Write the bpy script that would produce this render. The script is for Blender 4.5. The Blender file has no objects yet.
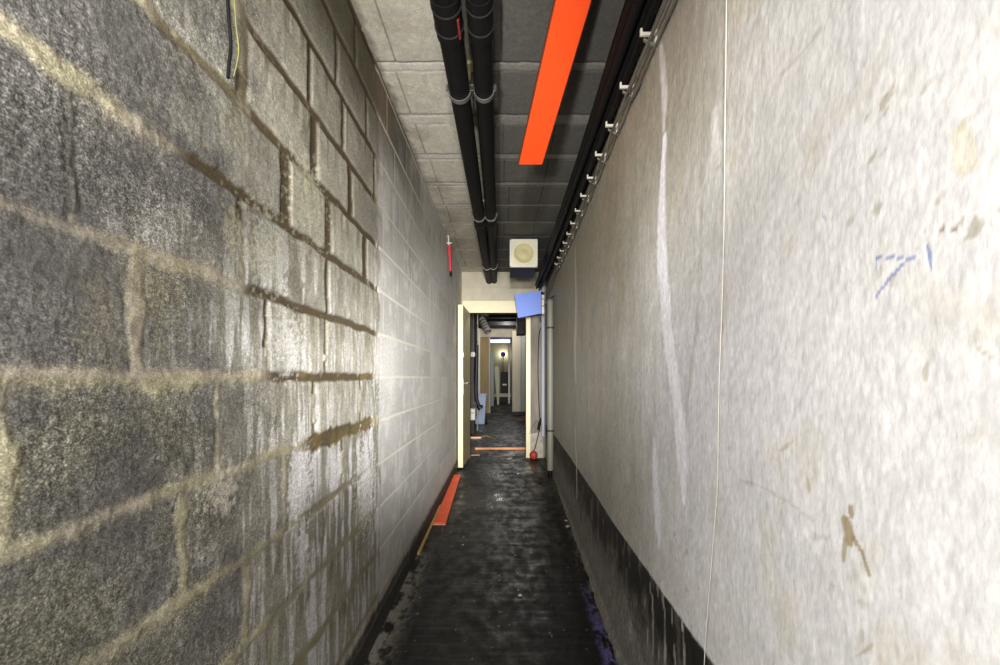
import bpy, bmesh, math, random
import numpy as np
from mathutils import Vector, Matrix
random.seed(7)
PI = math.pi
C = bpy.context.scene.collection
F = 389.0          # focal length in pixels of the 1000 px wide frame
VX, VY = 503.0, 377.0
EYE = 1.15         # camera height
WL = 0.567         # left wall distance
COURSE = 0.198
YE = 5.35          # end wall with the doorway

def lin(c):
    return tuple(((v / 255.0) / 12.92 if v / 255.0 <= 0.04045 else ((v / 255.0 + 0.055) / 1.055) ** 2.4) for v in c)
def nlin(c):
    return np.array(lin(c), dtype=np.float64)
def P(x, y, Y):
    """photo pixel at depth Y -> point in the place"""
    return Vector(((x - VX) / F * Y, Y, EYE + (VY - y) / F * Y))

# ------------------------------------------------------------------ noise
class Noise:
    def __init__(s, seed):
        r = np.random.RandomState(seed)
        s.p = np.tile(r.permutation(256), 3)
        a = r.rand(256) * 2 * PI
        s.g = np.stack([np.cos(a), np.sin(a)], 1)
    def __call__(s, x, y):
        x = np.asarray(x, dtype=np.float64); y = np.asarray(y, dtype=np.float64)
        xi = np.floor(x).astype(np.int64); yi = np.floor(y).astype(np.int64)
        xf = x - xi; yf = y - yi
        u = xf * xf * xf * (xf * (xf * 6 - 15) + 10); v = yf * yf * yf * (yf * (yf * 6 - 15) + 10)
        def d(i, j):
            h = s.p[(s.p[(xi + i) & 255] + yi + j) & 255]
            g = s.g[h]
            return g[..., 0] * (xf - i) + g[..., 1] * (yf - j)
        a = d(0, 0); b = d(1, 0); c = d(0, 1); e = d(1, 1)
        return (a + u * (b - a) + v * ((c + u * (e - c)) - (a + u * (b - a)))) * 1.5
def fbm(seed, x, y, sx, sy=None, oct=4):
    sy = sx if sy is None else sy
    out = 0; amp = 1.0; tot = 0
    for k in range(oct):
        out = out + amp * Noise(seed * 17 + k)(x * sx * 2 ** k + 13.7 * k, y * sy * 2 ** k + 7.1 * k)
        tot += amp; amp *= 0.55
    return out / tot * 1.4
def ss(a, b, x):
    t = np.clip((x - a) / (b - a), 0, 1)
    return t * t * (3 - 2 * t)
def mixc(c, col, m):
    return c * (1 - m[..., None]) + np.asarray(col) * m[..., None]

# ------------------------------------------------------------------ materials
def new_mat(name):
    m = bpy.data.materials.new(name); m.use_nodes = True
    nt = m.node_tree
    return m, nt, nt.nodes['Principled BSDF']
def mat(name, rgb, rough=0.6, metal=0.0, var=0.12, scale=30.0, bump=0.0, bscale=120.0, emit=None, estr=0.0, spec=0.5, stretch=None):
    m, nt, b = new_mat(name)
    N, L = nt.nodes.new, nt.links.new
    tc = N('ShaderNodeTexCoord'); mp = N('ShaderNodeMapping')
    L(tc.outputs['Object'], mp.inputs['Vector'])
    if stretch: mp.inputs['Scale'].default_value = stretch
    nz = N('ShaderNodeTexNoise'); nz.inputs['Scale'].default_value = scale; nz.inputs['Detail'].default_value = 5
    L(mp.outputs['Vector'], nz.inputs['Vector'])
    mr = N('ShaderNodeMapRange'); mr.inputs['From Min'].default_value = 0.25; mr.inputs['From Max'].default_value = 0.75
    mr.inputs['To Min'].default_value = 1 - var; mr.inputs['To Max'].default_value = 1 + var
    L(nz.outputs['Fac'], mr.inputs['Value'])
    mx = N('ShaderNodeVectorMath'); mx.operation = 'SCALE'
    mx.inputs[0].default_value = lin(rgb)
    L(mr.outputs['Result'], mx.inputs['Scale'])
    L(mx.outputs['Vector'], b.inputs['Base Color'])
    b.inputs['Roughness'].default_value = rough; b.inputs['Metallic'].default_value = metal
    b.inputs['Specular IOR Level'].default_value = spec
    if bump:
        n2 = N('ShaderNodeTexNoise'); n2.inputs['Scale'].default_value = bscale; n2.inputs['Detail'].default_value = 4
        L(mp.outputs['Vector'], n2.inputs['Vector'])
        bp = N('ShaderNodeBump'); bp.inputs['Strength'].default_value = 1.0; bp.inputs['Distance'].default_value = bump
        L(n2.outputs['Fac'], bp.inputs['Height']); L(bp.outputs['Normal'], b.inputs['Normal'])
    if emit:
        b.inputs['Emission Color'].default_value = (*lin(emit), 1); b.inputs['Emission Strength'].default_value = estr
    return m
def attr_mat(name, rough=0.85, spk=(70.0, 260.0), stretch=(1, 1, 1), bump=0.0015, bscale=160.0, spec=0.3, rough_attr=False):
    """surface colour from the mesh's own paint/dirt attribute, broken up by procedural grain"""
    m, nt, b = new_mat(name)
    N, L = nt.nodes.new, nt.links.new
    ca = N('ShaderNodeAttribute'); ca.attribute_name = 'surface_colour'
    ga = N('ShaderNodeAttribute'); ga.attribute_name = 'grain'
    tc = N('ShaderNodeTexCoord'); mp = N('ShaderNodeMapping'); mp.inputs['Scale'].default_value = stretch
    L(tc.outputs['Object'], mp.inputs['Vector'])
    n1 = N('ShaderNodeTexNoise'); n1.inputs['Scale'].default_value = spk[0]; n1.inputs['Detail'].default_value = 6; n1.inputs['Roughness'].default_value = 0.7
    n2 = N('ShaderNodeTexNoise'); n2.inputs['Scale'].default_value = spk[1]; n2.inputs['Detail'].default_value = 3
    L(mp.outputs['Vector'], n1.inputs['Vector']); L(mp.outputs['Vector'], n2.inputs['Vector'])
    ad = N('ShaderNodeMath'); ad.operation = 'ADD'; L(n1.outputs['Fac'], ad.inputs[0]); L(n2.outputs['Fac'], ad.inputs[1])
    sb = N('ShaderNodeMath'); sb.operation = 'SUBTRACT'; L(ad.outputs[0], sb.inputs[0]); sb.inputs[1].default_value = 1.0
    ml = N('ShaderNodeMath'); ml.operation = 'MULTIPLY'; L(sb.outputs[0], ml.inputs[0]); L(ga.outputs['Fac'], ml.inputs[1])
    pw = N('ShaderNodeMath'); pw.operation = 'POWER'; pw.inputs[0].default_value = 70.0; L(ml.outputs[0], pw.inputs[1])
    sc = N('ShaderNodeVectorMath'); sc.operation = 'SCALE'; L(ca.outputs['Color'], sc.inputs[0]); L(pw.outputs[0], sc.inputs['Scale'])
    L(sc.outputs['Vector'], b.inputs['Base Color'])
    b.inputs['Specular IOR Level'].default_value = spec
    b.inputs['Roughness'].default_value = rough
    if rough_attr:
        ra = N('ShaderNodeAttribute'); ra.attribute_name = 'roughness'; L(ra.outputs['Fac'], b.inputs['Roughness'])
    n3 = N('ShaderNodeTexNoise'); n3.inputs['Scale'].default_value = bscale; n3.inputs['Detail'].default_value = 6
    L(mp.outputs['Vector'], n3.inputs['Vector'])
    bp = N('ShaderNodeBump'); bp.inputs['Strength'].default_value = 1.0; bp.inputs['Distance'].default_value = bump
    L(n3.outputs['Fac'], bp.inputs['Height']); L(bp.outputs['Normal'], b.inputs['Normal'])
    return m

# ------------------------------------------------------------------ mesh helpers
def obj(name, bm, m, parent=None, smooth=False, bevel=0.0):
    me = bpy.data.meshes.new(name)
    bmesh.ops.recalc_face_normals(bm, faces=bm.faces[:])
    bm.to_mesh(me); bm.free()
    o = bpy.data.objects.new(name, me); C.objects.link(o)
    if m: me.materials.append(m)
    if smooth:
        for p in me.polygons: p.use_smooth = True
        me.set_sharp_from_angle(angle=math.radians(40))
    if bevel:
        md = o.modifiers.new('bevel', 'BEVEL'); md.width = bevel; md.segments = 2; md.limit_method = 'ANGLE'
    if parent: o.parent = parent
    return o
def BM(): return bmesh.new()
def box(bm, x0, x1, y0, y1, z0, z1):
    v = [bm.verts.new((x, y, z)) for x in (x0, x1) for y in (y0, y1) for z in (z0, z1)]
    for f in ((0, 1, 3, 2), (4, 6, 7, 5), (0, 4, 5, 1), (2, 3, 7, 6), (0, 2, 6, 4), (1, 5, 7, 3)):
        bm.faces.new([v[i] for i in f])
    return v
def hexa(bm, pts):
    """8 corners: bottom loop of four then top loop of four"""
    v = [bm.verts.new(p) for p in pts]
    for f in ((3, 2, 1, 0), (4, 5, 6, 7), (0, 1, 5, 4), (1, 2, 6, 5), (2, 3, 7, 6), (3, 0, 4, 7)):
        bm.faces.new([v[i] for i in f])
def tube(bm, pts, r, n=12, caps=True):
    pts = [Vector(p) for p in pts]
    rs = r if isinstance(r, (list, tuple)) else [r] * len(pts)
    rings = []; ref = None
    for i, p in enumerate(pts):
        t = (pts[min(i + 1, len(pts) - 1)] - pts[max(i - 1, 0)]).normalized()
        if ref is None:
            ref = Vector((0, 0, 1)) if abs(t.z) < 0.9 else Vector((1, 0, 0))
        a = (ref - t * ref.dot(t)).normalized(); ref = a
        b = t.cross(a)
        rings.append([bm.verts.new(p + (a * math.cos(2 * PI * k / n) + b * math.sin(2 * PI * k / n)) * rs[i]) for k in range(n)])
    for i in range(len(rings) - 1):
        for k in range(n):
            bm.faces.new((rings[i][k], rings[i][(k + 1) % n], rings[i + 1][(k + 1) % n], rings[i + 1][k]))
    if caps:
        bm.faces.new(rings[0][::-1]); bm.faces.new(rings[-1])
def ring(bm, c, axis, r0, r1, w, n=20):
    """a band (hollow) round an axis"""
    c = Vector(c); t = Vector(axis).normalized()
    ref = Vector((0, 0, 1)) if abs(t.z) < 0.9 else Vector((1, 0, 0))
    a = (ref - t * ref.dot(t)).normalized(); b = t.cross(a)
    loops = []
    for rr, s in ((r0, -w / 2), (r1, -w / 2), (r1, w / 2), (r0, w / 2)):
        loops.append([bm.verts.new(c + t * s + (a * math.cos(2 * PI * k / n) + b * math.sin(2 * PI * k / n)) * rr) for k in range(n)])
    for i in range(4):
        A, B = loops[i], loops[(i + 1) % 4]
        for k in range(n):
            bm.faces.new((A[k], A[(k + 1) % n], B[(k + 1) % n], B[k]))
def lathe(bm, prof, c, axis=(0, 0, 1), n=24):
    c = Vector(c); t = Vector(axis).normalized()
    ref = Vector((0, 0, 1)) if abs(t.z) < 0.9 else Vector((1, 0, 0))
    a = (ref - t * ref.dot(t)).normalized(); b = t.cross(a)
    rings = []
    for r, h in prof:
        if r < 1e-5: rings.append([bm.verts.new(c + t * h)])
        else: rings.append([bm.verts.new(c + t * h + (a * math.cos(2 * PI * k / n) + b * math.sin(2 * PI * k / n)) * r) for k in range(n)])
    for A, B in zip(rings[:-1], rings[1:]):
        for k in range(n):
            if len(A) == 1 and len(B) == 1: continue
            if len(A) == 1: bm.faces.new((A[0], B[k], B[(k + 1) % n]))
            elif len(B) == 1: bm.faces.new((A[k], A[(k + 1) % n], B[0]))
            else: bm.faces.new((A[k], A[(k + 1) % n], B[(k + 1) % n], B[k]))
def spline(pts, n=8):
    pts = [Vector(p) for p in pts]; out = []
    for i in range(len(pts) - 1):
        p0 = pts[max(i - 1, 0)]; p1 = pts[i]; p2 = pts[i + 1]; p3 = pts[min(i + 2, len(pts) - 1)]
        for k in range(n):
            t = k / n
            out.append(0.5 * ((2 * p1) + (p2 - p0) * t + (2 * p0 - 5 * p1 + 4 * p2 - p3) * t * t + (3 * p1 - p0 - 3 * p2 + p3) * t ** 3))
    out.append(pts[-1]); return out
def tag(o, label, cat, group=None):
    o['label'] = label; o['category'] = cat
    if group: o['group'] = group
    return o
def thing(name, label, cat, loc=(0, 0, 0), group=None):
    o = bpy.data.objects.new(name, None); o.empty_display_size = 0.05; C.objects.link(o)
    o.location = loc
    return tag(o, label, cat, group)
def part(name, bm, m, t, smooth=False, bevel=0.0):
    """mesh given in world coordinates, kept as a child of thing t"""
    for v in bm.verts: v.co -= t.location
    return obj(name, bm, m, t, smooth, bevel)
def sub(name, bm, m, p, t, smooth=False, bevel=0.0):
    """a piece of part p of thing t"""
    for v in bm.verts: v.co -= t.location
    return obj(name, bm, m, p, smooth, bevel)
def struct(o):
    o['kind'] = 'structure'; return o
def grid_mesh(name, co, m, col=None, grain=None, rough=None, flip=False):
    """co: (rows, cols, 3)"""
    R, K = co.shape[:2]
    me = bpy.data.meshes.new(name)
    idx = np.arange(R * K).reshape(R, K)
    q = np.stack([idx[:-1, :-1], idx[:-1, 1:], idx[1:, 1:], idx[1:, :-1]], -1).reshape(-1, 4)
    if flip: q = q[:, ::-1]
    nf = len(q)
    me.vertices.add(R * K); me.vertices.foreach_set('co', co.reshape(-1).astype(np.float32))
    me.loops.add(nf * 4); me.loops.foreach_set('vertex_index', q.reshape(-1).astype(np.int32))
    me.polygons.add(nf); me.polygons.foreach_set('loop_start', np.arange(0, nf * 4, 4, dtype=np.int32))
    try: me.polygons.foreach_set('loop_total', np.full(nf, 4, dtype=np.int32))
    except Exception: pass
    me.polygons.foreach_set('use_smooth', np.ones(nf, dtype=bool))
    me.update(calc_edges=True)
    if col is not None:
        a = me.attributes.new('surface_colour', 'FLOAT_COLOR', 'POINT')
        rgba = np.concatenate([np.clip(col, 0.002, 0.95), np.ones((R, K, 1))], -1)
        a.data.foreach_set('color', rgba.reshape(-1).astype(np.float32))
    for nm, arr in (('grain', grain), ('roughness', rough)):
        if arr is not None:
            a = me.attributes.new(nm, 'FLOAT', 'POINT'); a.data.foreach_set('value', np.broadcast_to(arr, (R, K)).reshape(-1).astype(np.float32))
    me.materials.append(m)
    o = bpy.data.objects.new(name, me); C.objects.link(o)
    return struct(o)
def steps(a, b, f):
    """positions from a to b with spacing f(pos)"""
    out = [a]
    while out[-1] < b: out.append(out[-1] + f(out[-1]))
    out[-1] = b
    return np.array(out)

# ------------------------------------------------------------------ floor & ceiling profile
def floor_z(Y): return np.interp(Y, [2.3, 5.35], [0.0, 0.045])
def ceil_z(Y): return np.interp(Y, [1.5, 5.35], [EYE + 1.405, EYE + 1.445])
RXs = ([-1.6, 0.5, 1.5, 3.0, 4.3, 5.4], [0.455, 0.456, 0.475, 0.535, 0.575, 0.587])
def right_x(Y): return np.interp(Y, *RXs)

# ================================================================== LEFT WALL
def lw(x, y):
    """photo position -> (distance along the left wall, height over eye level)"""
    Z = F * WL / (VX - x); return Z, (VY - y) / F * Z
def build_left_wall():
    Y = steps(-1.6, YE + 0.1, lambda t: 0.06 if t < 0.2 else min(0.009, max(0.0011, t * t / 220.0 * 1.25)))
    h = np.arange(-EYE - 0.02, 1.46, 0.0042)
    Z, H = np.meshgrid(Y, h)
    w1 = fbm(1, Z, H, 7, oct=3) * 0.009 + fbm(2, Z, H, 45, oct=3) * 0.0016
    crumb = 1 - ss(.8, 1.0, Z)
    w1 = w1 + crumb * fbm(14, Z, H, 32, oct=3) * .0045
    w2 = fbm(3, Z, H, 7, oct=3) * 0.009 + fbm(4, Z, H, 45, oct=3) * 0.0016
    w2 = w2 + crumb * fbm(15, Z, H, 32, oct=3) * .004
    far = ss(1.73, 1.80, Z + fbm(5, Z, H, 14, 5) * 0.12)
    wk = 1 - 0.75 * far
    Hw = H + w1 * wk; Zw = Z + w2 * wk
    row = np.floor(Hw / COURSE).astype(int)
    dh = np.abs(Hw - np.round(Hw / COURSE) * COURSE)
    line = np.round(Hw / COURSE).astype(int)
    explicit = {0: [.20, .601, .931, 1.246, 1.80], 1: [.12, .51, .845, 1.26, 1.84], 2: [-.1, .30, 1.017, 1.268, 1.60], 3: [.05, .45, .852, 1.173, 1.45],
                4: [.35, .75, 1.143, 1.38, 1.72], 5: [.2, .55, .95, 1.33, 1.62], 6: [.3, .7, 1.1, 1.5], -1: [.05, .443, .777, 1.17, 1.55],
                -2: [.29, .69, 1.01, 1.37], -3: [.06, .46, .858, 1.13, 1.52], -4: [.2, .56, .95, 1.32], -5: [.3, .7, 1.1, 1.45], -6: [.5, .9, 1.3]}
    rng = random.Random(3)
    dv = np.full(Z.shape, 9.0); tone = np.zeros(Z.shape)
    for r in range(-6, 8):
        L = list(explicit.get(r, [.4, .8]))
        while L[0] > -1.7: L.insert(0, L[0] - 0.4)
        while L[-1] < 5.6: L.append(L[-1] + 0.4 + rng.uniform(-.02, .02))
        L = np.array(L); m = row == r
        zz = Zw[m]; k = np.clip(np.searchsorted(L, zz), 1, len(L) - 1)
        dv[m] = np.minimum(np.abs(zz - L[k - 1]), np.abs(L[k] - zz))
        tones = np.array([rng.uniform(-1, 1) for _ in L])
        tone[m] = tones[k]
    near = 1 - ss(0.58, 1.02, Z + fbm(6, Z, H, 7, oct=5) * 0.25 - 0.05 * (H < 0))
    mid = (1 - near) * (1 - far)
    n_lo = fbm(7, Z, H, 4, oct=5); n_md = fbm(8, Z, H, 16, oct=4); n_hi = fbm(9, Z, H, 70, oct=3)
    streak = fbm(10, Z, H, 26, 2.2, oct=4); streak2 = fbm(11, Z, H, 60, 4, oct=3)
    # ---- joint style
    raked = np.zeros(Z.shape)
    up = ss(0.82, 0.90, Z) * (1 - ss(1.72, 1.79, Z))
    raked = np.maximum(raked, up * (H > 0.07))
    raked = np.maximum(raked, ss(0.60, 0.66, Z) * (1 - far) * (H > 0.50) * (H < 0.66) * 0.8)
    raked = np.maximum(raked, ss(0.66, 0.72, Z) * (1 - far) * (np.abs(H - 0.39) < 0.05))
    raked = np.maximum(raked, ss(0.90, 0.98, Z) * (1 - ss(1.68, 1.74, Z)) * (np.abs(H) < 0.05))
    raked = np.maximum(raked, ss(1.08, 1.18, Z) * (1 - ss(1.66, 1.72, Z)) * (np.abs(H + 0.2) < 0.06))
    raked = np.maximum(raked, ss(1.05, 1.15, Z) * (1 - ss(1.62, 1.70, Z)) * (np.abs(H + 0.4) < 0.06) * 0.7)
    raked = np.maximum(raked, ss(0.9, 1.0, Z) * (H < -0.5) * (1 - far) * 0.35)
    smear = (1 - raked) * (1 - far)
    hw = 0.0080 + 0.0055 * raked + smear * (0.002 + 0.014 * np.clip(n_lo + 0.5 * n_md + 0.1, -.4, 1)) - far * 0.002
    vw = 0.0065 + 0.004 * raked - .004 * raked * (H < .19) + 0.012 * raked * (H > .385) * (H < .80) + smear * (-0.003 + 0.012 * np.clip(fbm(12, Z, H, 9) + .5 * n_md - 0.05, -.1, 1) + 0.012 * np.exp(-((Z - .601) / .06) ** 2 - ((H - .10) / .1) ** 2) + .007 * ss(-.05, -.2, H)) - far * 0.003
    drop = (np.abs(line + 1) < 0.5) * raked
    hw = hw + drop * (0.008 + 0.012 * np.clip(streak * 1.5, 0, 1))
    vw = np.where((row == 1) & (Z < .65), .0025, vw)
    soft = 0.004 + .004 * smear
    jm = np.maximum(1 - ss(hw - soft, hw + soft, dh), 1 - ss(vw - soft, vw + soft, dv))
    jm = np.clip(jm, 0, 1)
    edge = np.minimum(dh - hw, dv - vw)
    # ---- relief
    relief = -0.0055 * jm * raked - 0.002 * jm * (1 - raked) * (1 - far) + jm * smear * (0.003 + n_md * 0.003) - 0.0015 * jm * far
    relief += (1 - jm) * (n_md * 0.0014 + n_hi * 0.0008) * (1 - 0.75 * far) - 0.0014 * (1 - ss(0, 0.010, edge)) * (1 - jm) * (1 - far)
    # ---- colour
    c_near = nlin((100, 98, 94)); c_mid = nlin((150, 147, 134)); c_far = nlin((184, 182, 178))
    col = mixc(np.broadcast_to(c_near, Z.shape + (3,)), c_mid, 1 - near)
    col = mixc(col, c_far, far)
    col = mixc(col, nlin((212, 209, 203)), ss(2.1, 3.6, Z))  # light put into the colour: paler with distance against lamp falloff
    col = col * (1 + 0.16 * tone * (1 - 0.4 * far) + 0.22 * n_lo * (1 - .5 * far) + 0.16 * n_md * (1 - .6 * far))[..., None]
    # greenish/yellow lime growth low on the near wall
    green = ss(0.05, 0.5, n_lo + 0.25 * (H < -0.05)) * (H < 0.05) * (1 - far) * ss(-0.2, .2, n_md + .3)
    col = mixc(col, nlin((120, 117, 97)), 0.42 * green * near)
    dk = ss(-.05, -.5, H + .1 * n_md) * near * (1 - ss(.48, .62, Z + .1 * n_md))
    col = mixc(col, nlin((84, 84, 66)), 0.5 * dk)
    # water runs: pale efflorescence and dark runs under the raked joints
    frac = (Hw / COURSE) - row
    wh = ss(0.04, 0.24, streak + 0.6 * streak2) * mid * (1 - ss(0.35, 1.0, frac) * .5) * ss(0.55, 0.12, H)
    col = mixc(col, nlin((214, 212, 208)), 0.85 * wh)
    wlow = ss(0.05, 0.35, streak + 0.3 * streak2) * ss(0.95, 1.15, Z) * (1 - far) * (H < -0.2)
    col = mixc(col, nlin((206, 203, 206)), 0.7 * wlow)
    dr = ss(0.06, 0.32, -streak + 0.5 * streak2) * mid * ss(0.2, 0.9, frac)
    col = mixc(col, nlin((104, 99, 80)), 0.7 * dr)
    damp = ss(1.15, 1.35, Z) * (1 - ss(1.66, 1.74, Z + .04 * n_md)) * (H > -0.2) * (H < 0.42)
    col = mixc(col, nlin((128, 124, 112)), 0.55 * damp * ss(-.2, .3, streak))
    # far wall whitewash patches and vertical runs
    col = mixc(col, nlin((214, 212, 208)), 0.6 * far * ss(0.0, 0.5, n_lo + 0.5 * n_md + 0.4 * streak) )
    col = mixc(col, nlin((134, 130, 120)), 0.40 * far * ss(0.1, 0.5, -streak + .4 * n_lo) * ss(0.1, 0.7, H))
    # damp stain under the ceiling
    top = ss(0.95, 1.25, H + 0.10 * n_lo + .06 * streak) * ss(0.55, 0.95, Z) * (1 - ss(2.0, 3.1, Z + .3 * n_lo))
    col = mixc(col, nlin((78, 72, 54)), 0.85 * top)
    rust = np.exp(-(((Z - 1.86 - .1 * n_md) / 0.13) ** 2)) * ss(1.02, 1.22, H)
    col = mixc(col, nlin((142, 116, 92)), 0.4 * rust)
    # mortar
    tan = nlin((172, 162, 143)); lime = nlin((160, 154, 128)); darkj = nlin((80, 69, 50)); palej = nlin((226, 222, 208))
    mcol = mixc(np.broadcast_to(tan, Z.shape + (3,)), lime, ss(-.1, .4, n_lo + 0.4 * (H < 0)))
    mcol = mcol * (1 + .25 * n_md + .1 * n_hi)[..., None]
    mcol = mixc(mcol, darkj, raked * ss(-.9, -.4, n_md) * (1 - .35 * (H < -.3)))
    mcol = mixc(mcol, nlin((132, 112, 70)), raked * ss(.0, .4, n_lo) * (H < 0.1) * .6)
    mcol = mixc(mcol, palej, far * 0.8)
    mcol = mixc(mcol, nlin((60, 57, 52)), ((row == 1) & (Z < .65) & (dv < .012) & (dh > .02)) * .9)
    band = np.exp(-((np.abs(dh) / (hw + 0.012)) ** 2)) * smear * ss(-.1, .35, fbm(13, Z, H, 6)) * 0.6
    col = mixc(col, mcol, np.clip(band, 0, 1))
    cvis = 1 - .35 * smear * near * ss(0.15, -.2, n_lo)
    col = mixc(col, mcol, jm * cvis)
    # olive growth hanging below the dark joint under eye level
    og = np.exp(-(((H + .205 + .035 * np.clip(streak + .5 * streak2, -.3, 1)) / 0.026) ** 2)) * ss(1.1, 1.25, Z) * (1 - ss(1.62, 1.70, Z))
    col = mixc(col, nlin((104, 92, 58)), .75 * og * ss(-.4, .1, n_md))
    # individual marks
    def blob(x0, y0, x1, y1, rgb, amt, rag=0.35):
        nonlocal col
        za, hb = lw(x0, y0); zb, _ = lw(x1, y0); xm = (x0 + x1) / 2
        zc, hc = lw(xm, (y0 + y1) / 2); hr = abs(y1 - y0) / 2 / F * zc; zr = abs(zb - za) / 2
        d = np.sqrt(((Z - (za + zb) / 2) / zr) ** 2 + ((H - hc) / hr) ** 2) + rag * (streak + n_md) + 1.1 * n_hi
        col = mixc(col, nlin(rgb), amt * (1 - ss(0.45, 1.25, d)))
    blob(272, 318, 302, 374, (206, 204, 198), .7)
    blob(287, 448, 313, 522, (222, 219, 218), .9, .15)
    blob(358, 440, 374, 520, (218, 214, 212), .8)
    blob(296, 530, 309, 580, (216, 212, 214), .8, .2)
    blob(243, 214, 284, 290, (176, 174, 156), .7)
    blob(290, 158, 326, 236, (164, 162, 140), .8)
    blob(224, 196, 242, 272, (166, 163, 136), .7)
    blob(120, 250, 180, 340, (150, 144, 116), .45, .6)
    blob(80, 255, 126, 380, (140, 132, 112), .35, .6)
    blob(200, 470, 236, 515, (206, 200, 180), .6, .5)
    blob(378, 340, 398, 410, (216, 213, 208), .6, .4)
    blob(300, 120, 314, 150, (80, 74, 58), .5, .3)
    blob(283, 270, 305, 300, (112, 107, 92), .7, .2)
    # black paint just over the floor
    bl = 1 - ss(0.105, 0.13, H + EYE + .012 * n_md)
    col = mixc(col, nlin((52, 50, 46)), bl * .85)
    pale = np.exp(-(((H + EYE - .135) / .018) ** 2))
    col = mixc(col, nlin((176, 168, 150)), pale * .55)
    grain = (0.74 + .6 * n_lo) * near + 0.42 * mid + 0.20 * far
    grain = grain * (1 - .45 * jm)
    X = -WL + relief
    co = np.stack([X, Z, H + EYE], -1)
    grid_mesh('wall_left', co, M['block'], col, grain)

# ================================================================== RIGHT WALL
def rw(x, y):
    lo, hi = 0.2, 5.5
    for _ in range(50):
        m = (lo + hi) / 2
        if float(right_x(m)) * F / m > x - VX: lo = m
        else: hi = m
    return m, (VY - y) / F * m
def build_right_wall():
    Y = steps(-1.6, YE + 0.1, lambda t: 0.06 if t < 0.2 else min(0.010, max(0.0013, t * t / 185.0 * 1.25)))
    h = np.arange(-EYE - 0.02, 1.46, 0.0042)
    Z, H = np.meshgrid(Y, h)
    n_lo = fbm(31, Z, H, 2.6, 1.8, oct=5); n_md = fbm(32, Z, H, 11, oct=4); n_hi = fbm(33, Z, H, 55, oct=3)
    diag = fbm(34, Z * .8 + H * .6, H * .8 - Z * .6, 26, 10, oct=4)
    lump = fbm(35, Z, H, 42, 30, oct=3)
    streak = fbm(36, Z, H, 16, 1.1, oct=4); st2 = fbm(37, Z, H, 42, 1.8, oct=3)
    nearw = 1 - ss(0.5, 1.7, Z)
    relief = n_lo * 0.004 + (lump * 0.0006 + diag * 0.0008) * (0.25 + 0.75 * nearw) + n_hi * 0.0005 * (.3 + .7 * nearw)
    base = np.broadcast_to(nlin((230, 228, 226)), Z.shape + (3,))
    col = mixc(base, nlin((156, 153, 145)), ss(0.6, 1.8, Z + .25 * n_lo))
    col = col * (1 + .10 * n_lo + .05 * n_md)[..., None]
    # grime high on the wall and vertical runs
    g = ss(0.02, 0.75, H + .22 * n_lo + 0.1 * streak) * ss(0.48, 1.0, Z)
    col = mixc(col, nlin((142, 136, 114)), 0.72 * g)
    run = ss(0.12, 0.55, streak + .3 * st2) * ss(0.8, 1.5, Z)
    col = mixc(col, nlin((148, 138, 114)), 0.5 * run * ss(-.9, .3, H))
    pink = ss(.1, .5, fbm(38, Z, H, 5, 2)) * ss(1.0, 2.0, Z)
    col = mixc(col, nlin((166, 150, 132)), .3 * pink)
    # dirty flecks
    fl = ss(0.38, 0.6, fbm(39, Z * .8 + H * .6, H * .8 - Z * .6, 45, 24, oct=3)) * ss(.1, -.3, n_lo + .1)
    col = mixc(col, nlin((166, 156, 128)), .6 * fl)
    yl = ss(.2, .6, fbm(40, Z, H, 7, 5)) * nearw
    col = mixc(col, nlin((206, 192, 150)), .28 * yl)
    lil = np.exp(-(((Z - .95) / .33) ** 2 + ((H + .1) / .35) ** 2))
    col = mixc(col, nlin((206, 203, 214)), .5 * lil)
    def drip(pts, rgb, amt, rag=.3):
        """painted/plaster run along points (x, y, half width m)"""
        nonlocal col, relief
        q = [(*rw(x, y), w) for x, y, w in pts]
        best = np.full(Z.shape, 9.0)
        for (za, ha, wa), (zb, hb, wb) in zip(q[:-1], q[1:]):
            dz, dh_ = zb - za, hb - ha
            t = np.clip(((Z - za) * dz + (H - ha) * dh_) / (dz * dz + dh_ * dh_ + 1e-9), 0, 1)
            d = np.sqrt((Z - za - t * dz) ** 2 + (H - ha - t * dh_) ** 2) / (wa + t * (wb - wa))
            best = np.minimum(best, d)
        m = 1 - ss(.65, 1.1, best + rag * (st2 + .5 * n_hi))
        col = mixc(col, nlin(rgb), amt * m)
        return m
    W = (246, 244, 252)
    for m in (drip([(661, 48, 0.017), (664, 100, 0.027), (663, 130, 0.010)], (224, 221, 218), .75),
              drip([(664, 137, 0.014), (662, 190, 0.024), (662, 262, 0.037)], W, .8),
              drip([(662, 255, 0.037), (667, 330, 0.037), (676, 400, 0.037), (682, 460, 0.037), (684, 502, 0.010)], W, .8),
              drip([(654, 440, 0.010), (655, 470, 0.027), (658, 520, 0.034), (659, 546, 0.010)], (226, 226, 236), .9),
              drip([(575, 250, 0.025), (576, 300, 0.060), (575, 345, 0.076), (576, 380, 0.025)], (206, 206, 202), .55)):
        relief -= m * 0.0006
    drip([(715, 110, .01), (716, 150, .02), (712, 175, .008)], (226, 224, 220), .8, .7)
    drip([(703, 60, .006), (703, 160, .014), (700, 300, .010), (686, 410, .006)], (150, 145, 130), .35, .9)
    drip([(592, 306, .02), (593, 318, .02)], (120, 122, 112), .5, .2)
    # brown splash with runs
    bs = (158, 140, 98)
    drip([(850, 507, .004), (851, 514, .005)], bs, .8, .2)
    drip([(846, 521, .008), (849, 535, .009), (850, 545, .004)], bs, .85, .35)
    drip([(853, 538, .004), (862, 552, .0036), (870, 576, .0026)], bs, .8, .3)
    drip([(846, 540, .004), (844, 560, .003)], bs, .7, .5)
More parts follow.
